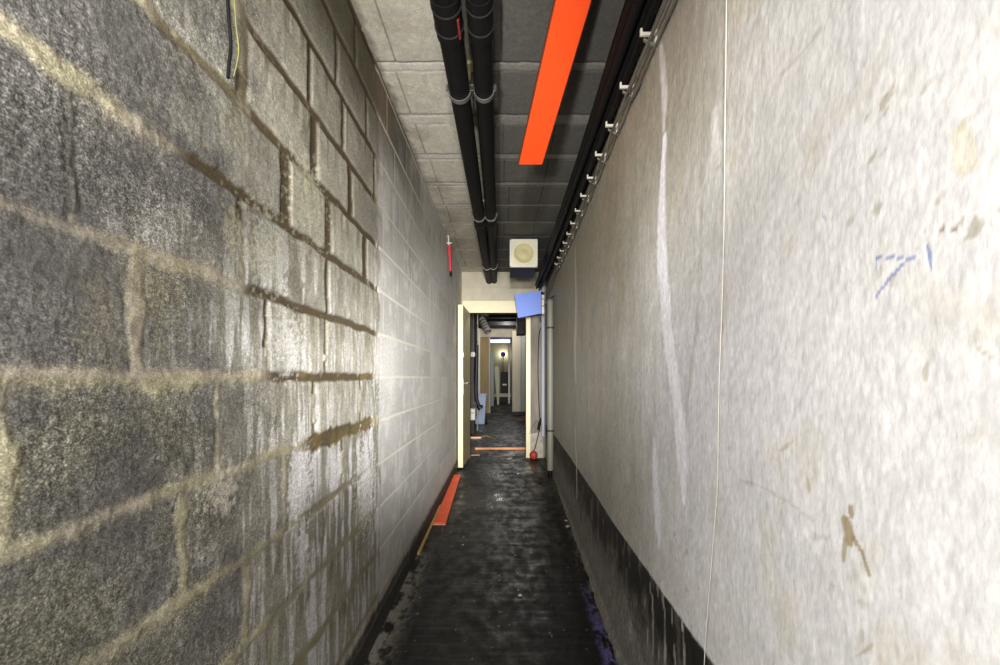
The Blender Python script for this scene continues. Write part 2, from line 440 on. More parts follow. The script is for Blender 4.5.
    for x, y, ex, ey in ((785, 446, 7, -5), (926, 372, 1, -9), (985, 352, 8, 5), (866, 650, 9, -6), (808, 484, 1, 6), (700, 590, 3, 4)):
        drip([(x - ex, y - ey, .0022), (x, y + 1, .0034), (x + ex, y + ey, .0018)], (184, 171, 138), .55, .9)
    drip([(960, 132, .006), (968, 160, .010), (978, 168, .004)], (214, 200, 160), .4, .9)
    for pts in ([(780, 75), (800, 55), (820, 30)], [(738, 480), (760, 486), (786, 500), (812, 520)]):
        drip([(a, b, .0034) for a, b in pts], (178, 170, 150), .4, .6)
    # blue scribble, crack
    bl = (128, 140, 188)
    drip([(877, 258, .0017), (895, 257, .0017), (908, 259, .0019)], bl, .85, .2)
    drip([(877, 258, .0010), (877, 269, .0008)], bl, .6, .3)
    drip([(922, 253, .0014), (905, 263, .0021), (888, 281, .0021), (877, 296, .0015)], bl, .85, .3)
    drip([(929, 246, .0015), (931, 256, .0026), (932, 268, .0010)], (120, 136, 180), .8, .3)
    drip([(823, 213, .0010), (825, 219, .0014)], (110, 126, 180), .8, .2)
    relief += drip([(925, 232, .0007), (936, 230, .0012), (948, 230, .0014), (960, 229, .0006)], (140, 118, 92), .85, .15) * .003
    drip([(915, 233, .0008), (930, 233.5, .0010)], (240, 240, 238), .9, .2)
    # black dado
    p0, p1 = rw(714, 664), rw(558, 440)
    hd = p0[1] + (Z - p0[0]) / (p1[0] - p0[0]) * (p1[1] - p0[1])
    dm = 1 - ss(-.004, .004, H - hd + .004 * n_hi)
    blk = nlin((40, 38, 35))
    worn = ss(.12, .5, fbm(41, Z, H, 14, 6, oct=4) + .12 * n_lo)
    low = 1 - ss(.16, .42, H + EYE + .08 * n_md + .05 * n_lo)
    dc = mixc(np.broadcast_to(blk, Z.shape + (3,)), nlin((104, 100, 92)), .55 * worn)
    dc = mixc(dc, nlin((140, 136, 128)), .75 * low)
    sk = ss(.34, .5, fbm(42, Z, H, 30, 5, oct=3)) * ss(1.7, 1.2, Z)
    dc = mixc(dc, nlin((176, 172, 164)), .7 * sk)
    col = mixc(col, dc, dm)
    drip([(575, 428, .014), (577, 470, .014), (577, 498, .012)], (206, 204, 198), .85, .15)
    drip([(680, 560, .003), (681, 600, .003), (683, 632, .002)], (216, 212, 206), .8, .3)
    relief += -0.001 * dm + (1 - ss(0.0, .06, H + EYE)) * -0.03 * (.6 + .4 * n_md)
    grain = .12 + .10 * (1 - nearw) + .25 * dm
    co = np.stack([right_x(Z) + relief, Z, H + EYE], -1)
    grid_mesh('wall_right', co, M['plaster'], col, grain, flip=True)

# ================================================================== FLOOR / CEILING
def build_floor():
    Y = steps(-1.6, 14.5, lambda t: .05 if t < 1.0 else min(.05, max(.006, t * t / 450.0)))
    x = np.concatenate([np.arange(-0.95, -.6, .03), np.arange(-.6, .62, .006), np.arange(.62, 1.0, .03)])
    X, Yg = np.meshgrid(x, Y)
    n_lo = fbm(51, X, Yg, 3, 1.6, oct=5); n_md = fbm(52, X, Yg, 14, 9, oct=4); n_hi = fbm(53, X, Yg, 60, 30, oct=3)
    cross = fbm(54, X, Yg, 2.5, 30, oct=3)
    col = np.broadcast_to(nlin((21, 21, 20)), X.shape + (3,)) * (.8 + .5 * n_lo + .45 * n_md + .25 * cross)[..., None]
    worn = ss(.05, .55, n_lo + .35 * n_md + .3 * np.exp(-((X + .08) / .22) ** 2) - .05) * ss(1.8, 3.2, Yg)
    col = mixc(col, nlin((80, 77, 69)), .36 * worn)
    sc = ss(.25, .5, cross + .3 * n_md) * .5
    col = mixc(col, nlin((70, 68, 64)), .25 * sc)
    dust = ss(-.40, -.54, X + .05 * n_md) * ss(3.0, 2.2, Yg) * ss(-.2, .3, n_md + .3 * n_hi + .1)
    col = mixc(col, nlin((150, 146, 134)), .75 * dust)
    rx = right_x(Yg)
    dust2 = ss(.10, .02, rx - X + .04 * n_md) * ss(-.1, .3, n_hi + n_md)
    col = mixc(col, nlin((128, 124, 116)), .5 * dust2)
    vio = ss(.045, .012, np.abs(rx - .045 - X) + .015 * n_md) * ss(1.35, 1.5, Yg) * ss(2.3, 1.8, Yg + .3 * n_md) * ss(-.25, .15, n_md + n_hi * .5)
    col = mixc(col, nlin((96, 88, 150)), .75 * vio)
    spots = ss(.66, .76, fbm(55, X, Yg, 30, 18, oct=3))
    col = mixc(col, nlin((150, 146, 136)), .5 * spots)
    rough = np.clip(.52 + .3 * n_md - .22 * ss(.0, .5, n_lo) * ss(2.5, 4, Yg) + .15 * cross, .22, .9)
    z = floor_z(Yg) + n_lo * .002 + n_md * .0012 + cross * .0010 - .001
    co = np.stack([X, Yg, z], -1)
    grid_mesh('floor', co, M['floor'], col, .35, rough)

CJ = [(1.36, 1.40), (1.742, 1.793), (2.095, 2.178), (2.475, 2.530), (2.84, 2.89), (3.21, 3.25), (3.575, 3.62), (3.95, 3.99), (4.37, 4.41), (4.75, 4.79), (5.12, 5.16)]
def build_ceiling():
    Y = steps(-1.6, YE + .1, lambda t: .05 if t < 1.2 else min(.010, max(.005, t * t / 546.0)))
    x = np.arange(-.60, .63, .0055)
    X, Yg = np.meshgrid(x, Y)
    n_lo = fbm(61, X, Yg, 3, oct=4); n_md = fbm(62, X, Yg, 15, oct=4); n_hi = fbm(63, X, Yg, 70, oct=3)
    blk = nlin((206, 201, 186))
    col = np.broadcast_to(blk, X.shape + (3,)) * (1 + .12 * n_lo + .12 * n_md)[..., None]
    rel = n_md * .0012
    Yw = Yg + .004 * n_md
    rng = random.Random(5)
    strip = np.zeros(X.shape); gap = np.zeros(X.shape)
    allj = [(-1.2, -1.15), (-.8, -.75), (-.4, -.35), (0, .05), (.38, .42), (.66, .7), (1.0, 1.04)] + CJ
    tone = np.zeros(X.shape)
    for i, (a, b) in enumerate(allj):
        s = ss(a - .004, a + .004, Yw) * (1 - ss(b - .004, b + .004, Yw))
        strip = np.maximum(strip, s)
        gap = np.maximum(gap, np.exp(-((Yw - a) / .004) ** 2)); gap = np.maximum(gap, .6 * np.exp(-((Yw - b) / .004) ** 2))
        tone = np.where(Yw > a, rng.uniform(-1, 1), tone)
        # butt joint of the infill blocks between two beams
        if i + 1 < len(allj):
            on = (Yw > b) & (Yw < allj[i + 1][0])
            for jx in (-.485 + rng.uniform(-.012, .012), rng.uniform(-.02, .08), .3):
                g = np.exp(-((X - jx + .003 * n_md) / .003) ** 2) * on
                gap = np.maximum(gap, g * .9)
    col = col * (1 + .10 * tone)[..., None]
    col = mixc(col, nlin((216, 213, 202)), .75 * strip)
    # pipe shade painted into the ceiling colour, over and right of the pipes
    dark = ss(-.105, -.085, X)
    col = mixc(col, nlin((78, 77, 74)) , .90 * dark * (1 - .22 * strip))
    dirt = ss(.1, .5, n_lo) * ss(-.2, -.5, X) * .35
    col = mixc(col, nlin((120, 112, 92)), dirt)
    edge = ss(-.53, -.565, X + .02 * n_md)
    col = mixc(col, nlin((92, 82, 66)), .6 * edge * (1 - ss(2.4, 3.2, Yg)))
    col = mixc(col, nlin((40, 38, 34)), gap * .75)
    rel = rel + .006 * gap + .002 * strip
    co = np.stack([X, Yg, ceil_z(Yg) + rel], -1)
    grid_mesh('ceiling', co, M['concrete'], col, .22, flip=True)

# ------------------------------------------------------------------ material library
M = {}
M['block'] = attr_mat('concrete_block', .92, (130.0, 380.0), bump=.0007, bscale=300)
M['plaster'] = attr_mat('painted_plaster', .6, (40.0, 150.0), (1, 1, .4), bump=.0012, bscale=110, spec=.4)
M['floor'] = attr_mat('dark_concrete', .5, (60.0, 240.0), (1, .5, 1), bump=.0012, bscale=70, spec=.32, rough_attr=True)
M['concrete'] = attr_mat('ceiling_concrete', .9, (50.0, 260.0), bump=.0012, bscale=180)
M['black_pipe'] = mat('black_pipe_plastic', (13, 13, 13), .62, var=.35, scale=25, bump=.0006, bscale=120, spec=.25)
M['black_rubber'] = mat('black_cable_sheath', (11, 11, 11), .6, spec=.25, var=.3, scale=40)
M['steel'] = mat('zinc_steel', (150, 150, 146), .4, .8, var=.15, scale=60)
M['dull_steel'] = mat('dull_bracket_steel', (60, 58, 56), .5, .5, var=.3, scale=60)
M['orange'] = mat('orange_paint', (255, 84, 30), .5, var=.05, scale=8)
M['orange_edge'] = mat('orange_board_edge', (120, 56, 30), .6, var=.2)
M['orange_floor'] = mat('orange_worn_paint', (246, 96, 48), .55, var=.14, scale=22)
M['cream'] = mat('cream_gloss_paint', (240, 228, 190), .4, var=.06, scale=12)
M['door_face'] = mat('olive_door_face', (172, 160, 122), .5, var=.12, scale=9, stretch=(1, 1, .3))
M['end_plaster'] = mat('end_wall_plaster', (196, 188, 168), .8, var=.14, scale=8, bump=.002, bscale=40, stretch=(1, 1, .5))
M['grey_wall'] = mat('grey_streaked_wall', (132, 125, 114), .8, var=.35, scale=10, bump=.002, stretch=(1, 1, .25))
M['skirting'] = mat('black_skirting_paint', (58, 56, 52), .6, var=.35, scale=18, bump=.001)
M['white'] = mat('white_plastic', (232, 230, 224), .45, var=.05)
M['ivory'] = mat('ivory_speaker_front', (232, 226, 196), .5, var=.05)
M['cone'] = mat('beige_speaker_cone', (212, 202, 152), .6, var=.06)
M['black_box'] = mat('black_cabinet_paint', (16, 15, 18), .6, var=.3)
M['blue'] = mat('blue_sign_face', (122, 152, 240), .5, var=.03, scale=10)
M['navy'] = mat('navy_box_edge', (40, 50, 110), .5, var=.1)
M['red'] = mat('red_fabric', (214, 52, 62), .6, var=.12)
M['dark_red'] = mat('dark_red_sticker', (120, 34, 32), .6)
M['grey_pvc'] = mat('grey_pvc', (122, 122, 110), .5, var=.12, scale=14, stretch=(1, 1, .2))
M['pale_blue_pvc'] = mat('pale_bluish_conduit', (176, 178, 190), .5, var=.15, scale=14, stretch=(1, 1, .2))
M['grey_cable'] = mat('grey_cable_sheath', (98, 94, 86), .5, var=.15)
M['clip'] = mat('pale_clip_plastic', (196, 192, 178), .6, var=.1)
M['cord'] = mat('white_cord', (224, 219, 208), .7, var=.06)
M['yellow_green'] = mat('yellow_green_wire', (112, 112, 60), .5, var=.25, scale=60)
M['tan_wood'] = mat('tan_batten_wood', (186, 160, 96), .7, var=.2, scale=30, stretch=(1, .15, 1))
M['bin_blue'] = mat('pale_blue_plastic', (170, 186, 216), .5, var=.08)
M['dark_hose'] = mat('navy_black_hose', (22, 24, 44), .5, var=.2)
M['black_ceiling'] = mat('black_ceiling_paint', (26, 23, 28), .9, var=.3)
M['room_wall'] = mat('store_room_wall', (200, 192, 174), .8, var=.12, scale=6)
M['brown_board'] = mat('brown_varnished_board', (142, 120, 76), .55, var=.22, scale=14, stretch=(1, 1, .12))
M['panel'] = mat('grey_beige_panel', (176, 168, 150), .6, var=.10, scale=8, stretch=(1, 1, .2))
M['panel_blue'] = mat('blue_grey_panel', (150, 162, 164), .6, var=.08, stretch=(1, 1, .2))
M['rack'] = mat('dark_rack_metal', (62, 62, 60), .5, .3, var=.35, scale=20)
M['lamp_metal'] = mat('ribbed_lamp_metal', (130, 128, 126), .4, .5, var=.3, scale=50)
M['terracotta'] = mat('red_plug_plastic', (168, 62, 46), .5, var=.25)
M['pale_board'] = mat('pale_leaning_board', (206, 202, 172), .6, var=.1)
M['violet_flare_bulb'] = mat('bulb_violet_flare', (46, 30, 140), .3, var=.05, emit=(70, 50, 170), estr=.35)  # violet of the overexposed core painted into the bulb, not its glass colour
M['rose_halo'] = mat('white_halo_glow', (250, 248, 220), .5, var=.02, emit=(255, 255, 224), estr=1.2)  # emission on the wall rose stands in for the halo round the bulb
M['tube_light'] = mat('bluish_tube_light', (220, 226, 250), .5, var=.05, emit=(214, 222, 255), estr=1.4)
M['debris'] = mat('plaster_chip', (206, 202, 190), .9, var=.15)

build_left_wall(); build_right_wall(); build_floor(); build_ceiling()

# ------------------------------------------------------------------ skirting
bm = BM()
for a, b in ((-1.6, 2.3), (2.3, YE)):
    za, zb = float(floor_z(a)), float(floor_z(b))
    hexa(bm, [(-WL - .01, a, za - .01), (-WL + .012, a, za - .01), (-WL + .012, b, zb - .01), (-WL - .01, b, zb - .01),
              (-WL - .01, a, za + .10), (-WL + .010, a, za + .10), (-WL + .010, b, zb + .08), (-WL - .01, b, zb + .08)])
struct(obj('baseboard_left', bm, M['skirting']))

# ------------------------------------------------------------------ end wall with doorway
OX0, OX1, OT = -.455, .316, EYE + .88
fe = float(floor_z(YE))
bm = BM()
box(bm, -.62, .64, YE, YE + .10, OT, EYE + 1.60)
box(bm, -.62, OX0, YE, YE + .10, -.02, OT)
struct(obj('wall_end', bm, M['end_plaster']))
bm = BM()
box(bm, OX1, .64, YE, YE + .10, -.02, OT - .001)
struct(obj('wall_end_right', bm, M['grey_wall']))
bm = BM()
box(bm, -.566, .64, YE - .012, YE + .004, EYE + 1.222, EYE + 1.236)
struct(obj('trim_2', bm, M['end_plaster'], bevel=.003))
bm = BM()   # cream frame
box(bm, OX0 - .10, OX1 + .012, YE - .018, YE + .11, OT, OT + .165)
box(bm, OX1, OX1 + .062, YE - .018, YE + .11, fe - .01, OT + .05)
box(bm, OX0 - .10, OX0, YE - .018, YE + .11, fe - .01, OT)
struct(obj('trim_1', bm, M['cream'], bevel=.004))
# ------------------------------------------------------------------ open door leaf
d0 = Vector((-.486, 4.70, 0)); d1 = Vector((-.455, 5.325, 0))
t = bpy.data.objects.new('door_1', None); C.objects.link(t); t.location = (d1.x, d1.y, fe); struct(t)
dirv = (d0 - d1).normalized(); nrm = Vector((-dirv.y, dirv.x, 0))
if nrm.x > 0: nrm = -nrm
def leaf_box(bm, a, b, n0, n1, z0, z1):
    A = d1 + dirv * a; B = d1 + dirv * b
    pts = []
    for z in (z0, z1):
        for p, q in ((A, n0), (B, n0), (B, n1), (A, n1)):
            pts.append((p + nrm * q) + Vector((0, 0, z)))
    hexa(bm, pts)
Ld = (d0 - d1).length
bm = BM(); leaf_box(bm, 0, Ld, 0, .052, fe + .012, OT - .006); part('leaf', bm, M['door_face'], t)
bm = BM(); leaf_box(bm, Ld + .0005, Ld + .006, -.003, .057, fe + .012, OT - .006); part('edge_strip', bm, M['cream'], t)
for s, n in ((1, -.0), (-1, .052)):
    bm = BM()
    p = d1 + dirv * (Ld - .07) + nrm * n + Vector((0, 0, EYE - .075)); o_ = nrm * (-1 if s == 1 else 1)
    tube(bm, [p, p + o_ * .04], .009, 10); tube(bm, [p + o_ * .04 + dirv * .005, p + o_ * .042 - dirv * .11], .008, 10)
    part('handle', bm, M['steel'] if s == 1 else M['dull_steel'], t, True)
    bm = BM(); leaf_box(bm, Ld - .09, Ld - .05, n - .003, n + .003, EYE - .22, EYE - .02); part('handle_plate', bm, M['steel'], t)
bm = BM(); leaf_box(bm, Ld - .06, Ld - .03, -.006, .0, EYE + .24, EYE + .30); part('latch', bm, M['white'], t)

# ------------------------------------------------------------------ ceiling pipes
def pipe(name, x0, x1, h0, h1, r, label):
    Y0, Y1 = -1.5, YE + .02
    t = thing(name, label, 'pipe', (x0, Y0, EYE + h0), 'black pipes under the ceiling')
    f = lambda Y: Vector((x0 + (x1 - x0) * (Y - 1.4) / 3.95, Y, EYE + h0 + (h1 - h0) * (Y - 1.4) / 3.95))
    bm = BM(); tube(bm, [f(Y0), f(1.4), f(3), f(Y1)], r, 28); part('pipe_body', bm, M['black_pipe'], t, True)
    ax = f(3) - f(1)
    for yc in (1.40, 3.35, 4.75):
        bm = BM(); ring(bm, f(yc), ax, r - .002, r + .006, .16 if yc < 2 else .10, 28); cp = part('coupling', bm, M['black_pipe'], t, True)
        for yr in ((1.36, 1.44) if yc < 2 else ()):
            bm = BM(); ring(bm, f(yr), ax, r + .002, r + .0085, .006, 28); sub('sealing_rib', bm, M['dull_steel'], cp, t, True)
    return f, t
f1, tp1 = pipe('black_pipe', -.199, -.190, 1.305, 1.325, .047, 'left of the two black pipes under the ceiling, nearer the block wall')
f2, tp2 = pipe('black_pipe', -.083, -.122, 1.305, 1.325, .042, 'right of the two black pipes under the ceiling, nearer the orange panel')
bm = BM()
c = f1(1.42); box(bm, c.x + .033, c.x + .043, 1.38, 1.46, c.z - .040, c.z - .026); part('red_sticker', bm, M['dark_red'], tp1, bevel=.002)
for k, (yc, lb) in enumerate(((1.78, 'steel double clamp holding both black pipes, nearest the camera'), (3.17, 'small double clamp on both black pipes before the white speaker'), (4.62, 'far double clamp on both black pipes near the end wall'))):
    a, b = f1(yc), f2(yc); zc = float(ceil_z(yc))
    t = thing('pipe_clamp', lb, 'clamp', ((a.x + b.x) / 2, yc, zc), 'double pipe clamps')
    for cc, r in ((a, .047), (b, .042)):
        bm = BM(); ring(bm, cc, (0, 1, 0), r + .0015, r + .006, .022, 28); cr = part('clamp_ring', bm, M['steel'], t, True)
        for s in (-1, 1):
            bm = BM(); tube(bm, [(cc.x + s * (r + .009), yc - .012, cc.z - .006), (cc.x + s * (r + .009), yc - .012, cc.z + .02)], .006, 8); sub('bolt', bm, M['steel'], cr, t, True)
    bm = BM(); box(bm, a.x + .045, b.x - .04, yc - .02, yc + .02, a.z - .012, a.z + .012); part('bridge', bm, M['dull_steel'], t, bevel=.003)
    m_ = (a.x + b.x) / 2
    bm = BM(); box(bm, m_ - .018, m_ + .018, yc - .05, yc + .05, zc - .014, zc + .002); part('base_plate', bm, M['cone'], t, bevel=.002)
    bm = BM(); tube(bm, [(m_, yc, a.z), (m_, yc, zc - .006)], .006, 8); part('threaded_rod', bm, M['dull_steel'], t, True)

# ------------------------------------------------------------------ orange panel hanging under the ceiling
ks = 2.05
dv = Vector((-.141, 1, -.26))
eL = Vector(((519 - VX) / F * ks, ks, EYE + (VY - 164.5) / F * ks)); eR = Vector(((542 - VX) / F * ks, ks, EYE + (VY - 164.5) / F * ks))
t = thing('orange_board', 'long bright orange panel hanging aslant under the ceiling beside the pipes', 'panel', (eL + eR) / 2)
L_ = 1.03
nL, nR = eL - dv * L_, eR - dv * L_
up_ = Vector((0, .252, .968)) * .010
bm = BM(); hexa(bm, [eL, eR, nR, nL, eL + up_, eR + up_, nR + up_, nL + up_]); part('orange_face', bm, M['orange'], t)
bm = BM()
for A, B in ((eL, nL), (eR, nR)):
    s = Vector((.004, 0, 0)) * (1 if A is eR else -1)
    lo = Vector((0, 0, .004))
    hexa(bm, [A + lo, A + s + lo, B + s + lo, B + lo, A + up_ * 2.6, A + s + up_ * 2.6, B + s + up_ * 2.6, B + up_ * 2.6])
part('side_lip', bm, M['orange_edge'], t)
for s in (.12, .80):
    p = (eL + eR) / 2 - dv * s + up_ * .5
    zc = float(ceil_z(p.y))
    if zc - p.z > .03:
        bm = BM(); tube(bm, [p, (p.x, p.y, zc + .004)], .0022, 6); part('hanger_wire', bm, M['dull_steel'], t)

# ------------------------------------------------------------------ speaker
SY = 3.92
x0, x1 = (510 - VX) / F * SY, (537.3 - VX) / F * SY
z0, z1 = EYE + (VY - 267) / F * SY, EYE + (VY - 239.5) / F * SY
t = thing('loudspeaker', 'square white-fronted loudspeaker with round cone hanging from the ceiling', 'speaker', ((x0 + x1) / 2, SY, z0))
bm = BM(); box(bm, x0 + .006, x1 - .006, SY + .030, SY + .46, z0 + .006, z1 - .006); part('cabinet', bm, M['black_box'], t, bevel=.004)
cx, cz = (x0 + x1) / 2, (z0 + z1) / 2
bm = BM()   # front frame with a round hole
n = 32; R = .098
outer, inner, inb, outb = [], [], [], []
for k in range(n):
    a = 2 * PI * k / n; ca, sa = math.cos(a), math.sin(a)
    mx_ = max(abs(ca), abs(sa)); hwid = (x1 - x0) / 2
    outer.append(bm.verts.new((cx + ca / mx_ * hwid, SY, cz + sa / mx_ * hwid))); inner.append(bm.verts.new((cx + ca * R, SY + .004, cz + sa * R)))
    inb.append(bm.verts.new((cx + ca * R, SY + .029, cz + sa * R))); outb.append(bm.verts.new((cx + ca / mx_ * hwid, SY + .029, cz + sa / mx_ * hwid)))
for A, B in ((outer, inner), (inner, inb), (inb, outb), (outb, outer)):
    for k in range(n): bm.faces.new((A[k], A[(k + 1) % n], B[(k + 1) % n], B[k]))
fp = part('front_panel', bm, M['ivory'], t)
bm = BM(); hwid = (x1 - x0) / 2
for a in ((x0 - .002, x0 + .010, z0, z1), (x1 - .010, x1 + .002, z0, z1), (x0, x1, z0 - .002, z0 + .010), (x0, x1, z1 - .010, z1 + .002)):
    box(bm, a[0], a[1], SY - .007, SY - .0005, a[2], a[3])
sub('front_rim', bm, M['white'], fp, t)
bm = BM(); lathe(bm, [(R + .004, .010), (R - .004, -.004), (R - .014, .002), (R - .022, .006), (.052, .014), (.044, .012), (.02, .006), (.0, .004)], (cx, SY + .002, cz), (0, 1, 0), 32); part('cone', bm, M['cone'], t, True)
bm = BM(); box(bm, x0 + .02, x1 - .004, SY + .10, SY + .30, z1 - .004, float(ceil_z(SY)) + .006); part('ceiling_bracket', bm, M['dull_steel'], t, bevel=.003)

# ------------------------------------------------------------------ blue box by the doorway
BY = 4.98
q = [P(514.5, 294.5, BY), P(541, 291, BY - .03), P(541, 313.5, BY - .03), P(518, 318, BY)]
q[0].z += 0; dpt = Vector((.05, .10, .006))
t = thing('blue_box', 'tilted blue square sign box jutting out beside the cream door lintel', 'sign box', (q[0] + q[2]) / 2)
bm = BM()
v = [bm.verts.new(p) for p in q] + [bm.verts.new(p - Vector((0, .008, 0))) for p in q]
for f in ((0, 1, 2, 3), (7, 6, 5, 4), (0, 4, 5, 1), (1, 5, 6, 2), (2, 6, 7, 3), (3, 7, 4, 0)): bm.faces.new([v[i] for i in f])
part('blue_face', bm, M['blue'], t)
bm = BM()
cen = sum(q, Vector()) / 4
qq = [cen + (p - cen) * .985 + Vector((0, .001, 0)) for p in q]; qb = [p + dpt for p in qq]
v = [bm.verts.new(p) for p in qq] + [bm.verts.new(p) for p in qb]
for f in ((0, 1, 2, 3), (7, 6, 5, 4), (0, 4, 5, 1), (1, 5, 6, 2), (2, 6, 7, 3), (3, 7, 4, 0)): bm.faces.new([v[i] for i in f])
part('housing', bm, M['navy'], t)
bm = BM(); a = P(542.5, 295, BY); box(bm, a.x - .013, a.x + .020, BY - .02, BY + .03, P(542, 314, BY).z, a.z); part('side_strip', bm, M['white'], t, bevel=.003)
bm = BM(); tube(bm, [P(542, 304, BY + .05), (float(right_x(BY)) + .01, BY + .05, P(0, 304, BY).z)], .012, 8); part('wall_bracket', bm, M['dull_steel'], t)
for yy in (299, 306):
    bm = BM(); a = P(543, yy, BY - .022); box(bm, a.x - .008, a.x + .006, a.y - .004, a.y + .004, a.z - .012, a.z + .012); part('terminal', bm, M['yellow_green'], t)

# ------------------------------------------------------------------ cables along the right wall
cab = [(.022, 1.092, .013), (.060, 1.118, .016), (.024, 1.127, .017), (.066, 1.157, .017), (.027, 1.168, .020), (.030, 1.214, .022), (.028, 1.262, .021), (.024, 1.304, .018)]
words = ['lowest', 'second lowest', 'third from below', 'fourth from below', 'fourth from above', 'third from above', 'second from above', 'topmost']
for i, (dx, hh, r) in enumerate(cab):
    bm = BM(); pts = []
    for k in range(40):
        Y = -1.4 + k * (YE + 1.42) / 39
        wob = .004 * math.sin(Y * 2.1 + i * .35) + .002 * math.sin(Y * 5.3 + i * .3)
        hz = EYE + hh + wob * .6 + np.interp(Y, [1.8, YE], [0, .11])
        pts.append((.5 * float(right_x(Y)) + .235 - dx + wob * .5 - .004, Y, hz))
    tube(bm, pts, r, 14)
    o = obj('black_cable', bm, M['black_rubber'], None, True)
    tag(o, 'thick black cable of the bundle along the right wall top, ' + words[i], 'cable', 'black cables along the right wall')
clips_px = [(655, 33), (629, 86), (612, 127), (599, 157), (588, 181), (579, 203), (572, 220), (566, 234), (561, 247), (557, 258)]
clipY = [1.19 + .222 * k for k in range(18)]
def clip_h(Y):
    return float(np.interp(Y, [0.9, 1.13, 2.0, 3.0, 3.7, 5.2], [1.03, 1.032, 1.046, 1.075, 1.10, 1.12]))
clip_pts = []
mesh_a = mesh_b = None
first = None
ords = ['first', 'second', 'third', 'fourth', 'fifth', 'sixth', 'seventh', 'eighth', 'ninth', 'tenth', 'eleventh', 'twelfth', 'thirteenth']
for k, Y in enumerate(clipY[:13]):
    X = float(right_x(Y)); z = EYE + clip_h(Y)
    lab = '%s pale cable clip from the camera along the right wall under the black cables' % ords[k]
    if first is None:
        t = thing('cable_clip', lab, 'clip', (X, Y, z), 'pale cable clips on the right wall')
        bm = BM(); box(bm, X - .007, X + .004, Y - .008, Y + .008, z - .030, z + .024); part('wall_plate', bm, M['clip'], t, bevel=.002)
        bm = BM(); box(bm, X - .050, X - .005, Y - .005, Y + .005, z + .010, z + .020); box(bm, X - .050, X - .043, Y - .005, Y + .005, z + .018, z + .032); part('arm', bm, M['clip'], t, bevel=.002)
        bm = BM(); hexa(bm, [(X - .040, Y - .005, z - .004), (X - .006, Y - .005, z - .024), (X - .006, Y + .005, z - .024), (X - .040, Y + .005, z - .004), (X - .040, Y - .005, z + .003), (X - .006, Y - .005, z - .016), (X - .006, Y + .005, z - .016), (X - .040, Y + .005, z + .003)]); part('hook', bm, M['grey_cable'], t, bevel=.0015)
        first = t
    else:
        t = first.copy(); C.objects.link(t); t.location = (X, Y, z); t['label'] = lab
        for ch in list(first.children):
            c2 = ch.copy(); C.objects.link(c2); c2.parent = t
    clip_pts.append((X, Y, z))
for j, (off, drop, r, lab) in enumerate(((.024, -.010, .0055, 'thin grey cable lying in the wall clips and dropping past the blue box'), (.010, -.034, .0042, 'thin grey cable running below the wall clips down to the end wall'))):
    pts = [(float(right_x(-1.3)) - off, -1.3, EYE + 1.03 + drop)]
    for k, (X, Y, z) in enumerate(clip_pts):
        pts.append((X - off, Y, z + drop))
        if k < len(clip_pts) - 1:
            Ym = Y + .111; pts.append((float(right_x(Ym)) - off, Ym, EYE + clip_h(Ym) + drop - .010 - .006 * random.random()))
    ex = float(right_x(4.9))
    pts += [(float(right_x(4.2)) - off, 4.2, EYE + 1.11 + drop), (float(right_x(4.6)) - off, 4.6, EYE + 1.11 + drop - j * .03), (ex - off - .01, 5.0, EYE + 1.10 - j * .05), (ex - off - .035, 5.20, EYE + 1.06 - j * .06), (ex - .07 - j * .02, 5.315, EYE + 1.10), (ex - .07 - j * .02, 5.32, EYE + .75)]
    bm = BM(); tube(bm, spline(pts, 5), r, 8)
    tag(obj('grey_cable', bm, M['grey_cable'], None, True), lab, 'cable', 'thin grey cables on the right wall')

# ------------------------------------------------------------------ loose cable end, top of the left wall
def LP(x, y, off=.012):
    Z, h = lw(x, y); return Vector((-WL + off, Z, EYE + h))
t = thing('loose_cable', 'loose black cable with yellow-green wire hanging on the block wall, top left', 'cable', LP(222, 78))
bm = BM(); tube(bm, spline([LP(218, -60), LP(221, -10), LP(223, 20), LP(225, 45), LP(223, 66), LP(222, 78)], 6), .0032, 10); part('black_sheath', bm, M['black_rubber'], t, True)
bm = BM(); tube(bm, spline([LP(222, -50, .02), LP(225, 5, .02), LP(226, 28, .021), LP(228, 48, .022), LP(227, 62, .021), LP(225, 76, .018)], 6), .0012, 8); part('earth_wire', bm, M['yellow_green'], t, True)

# ------------------------------------------------------------------ red strap on hook
t = thing('red_strap', 'red strap with black tip hanging from a white hook on the left wall', 'strap', LP(447, 246))
RY = lw(447, 250)[0]
hp = lambda y: EYE + (VY - y) / F * RY
bm = BM(); tube(bm, [(-WL + .012, RY - .04, hp(230)), (-WL + .014, RY, hp(238)), (-WL + .02, RY, hp(246))], .008, 8); tube(bm, [(-WL, RY, hp(243)), (-WL + .05, RY, hp(243))], .007, 8); part('hook', bm, M['white'], t, True)
bm = BM(); hexa(bm, [(-WL + .012, RY + .10, hp(268.5)), (-WL + .032, RY + .10, hp(268.5)), (-WL + .032, RY + .13, hp(268.5)), (-WL + .012, RY + .13, hp(268.5)), (-WL + .012, RY - .03, hp(246)), (-WL + .04, RY - .03, hp(246)), (-WL + .04, RY + .02, hp(246)), (-WL + .012, RY + .02, hp(246))]); part('strap', bm, M['red'], t, bevel=.003)
bm = BM(); box(bm, -WL + .012, -WL + .034, RY + .095, RY + .135, hp(273), hp(268.6)); part('tip', bm, M['black_rubber'], t, bevel=.003)

# ------------------------------------------------------------------ cords on the right wall
def RP(x, y, off=.008):
    Z, h = rw(x, y); return Vector((float(right_x(Z)) - off, Z, EYE + h))
bm = BM(); tube(bm, spline([RP(731, -60), RP(730, 40), RP(729, 120), RP(728, 220), RP(726, 300), RP(723, 380), RP(722, 440), RP(721, 490), RP(717, 540), RP(713, 590), RP(710, 640, .010), RP(707, 700, .010)], 6), .0009, 8)
tag(obj('white_string', bm, M['cord'], None, True), 'long thin white cord hanging down the pale plaster wall, right', 'cord')

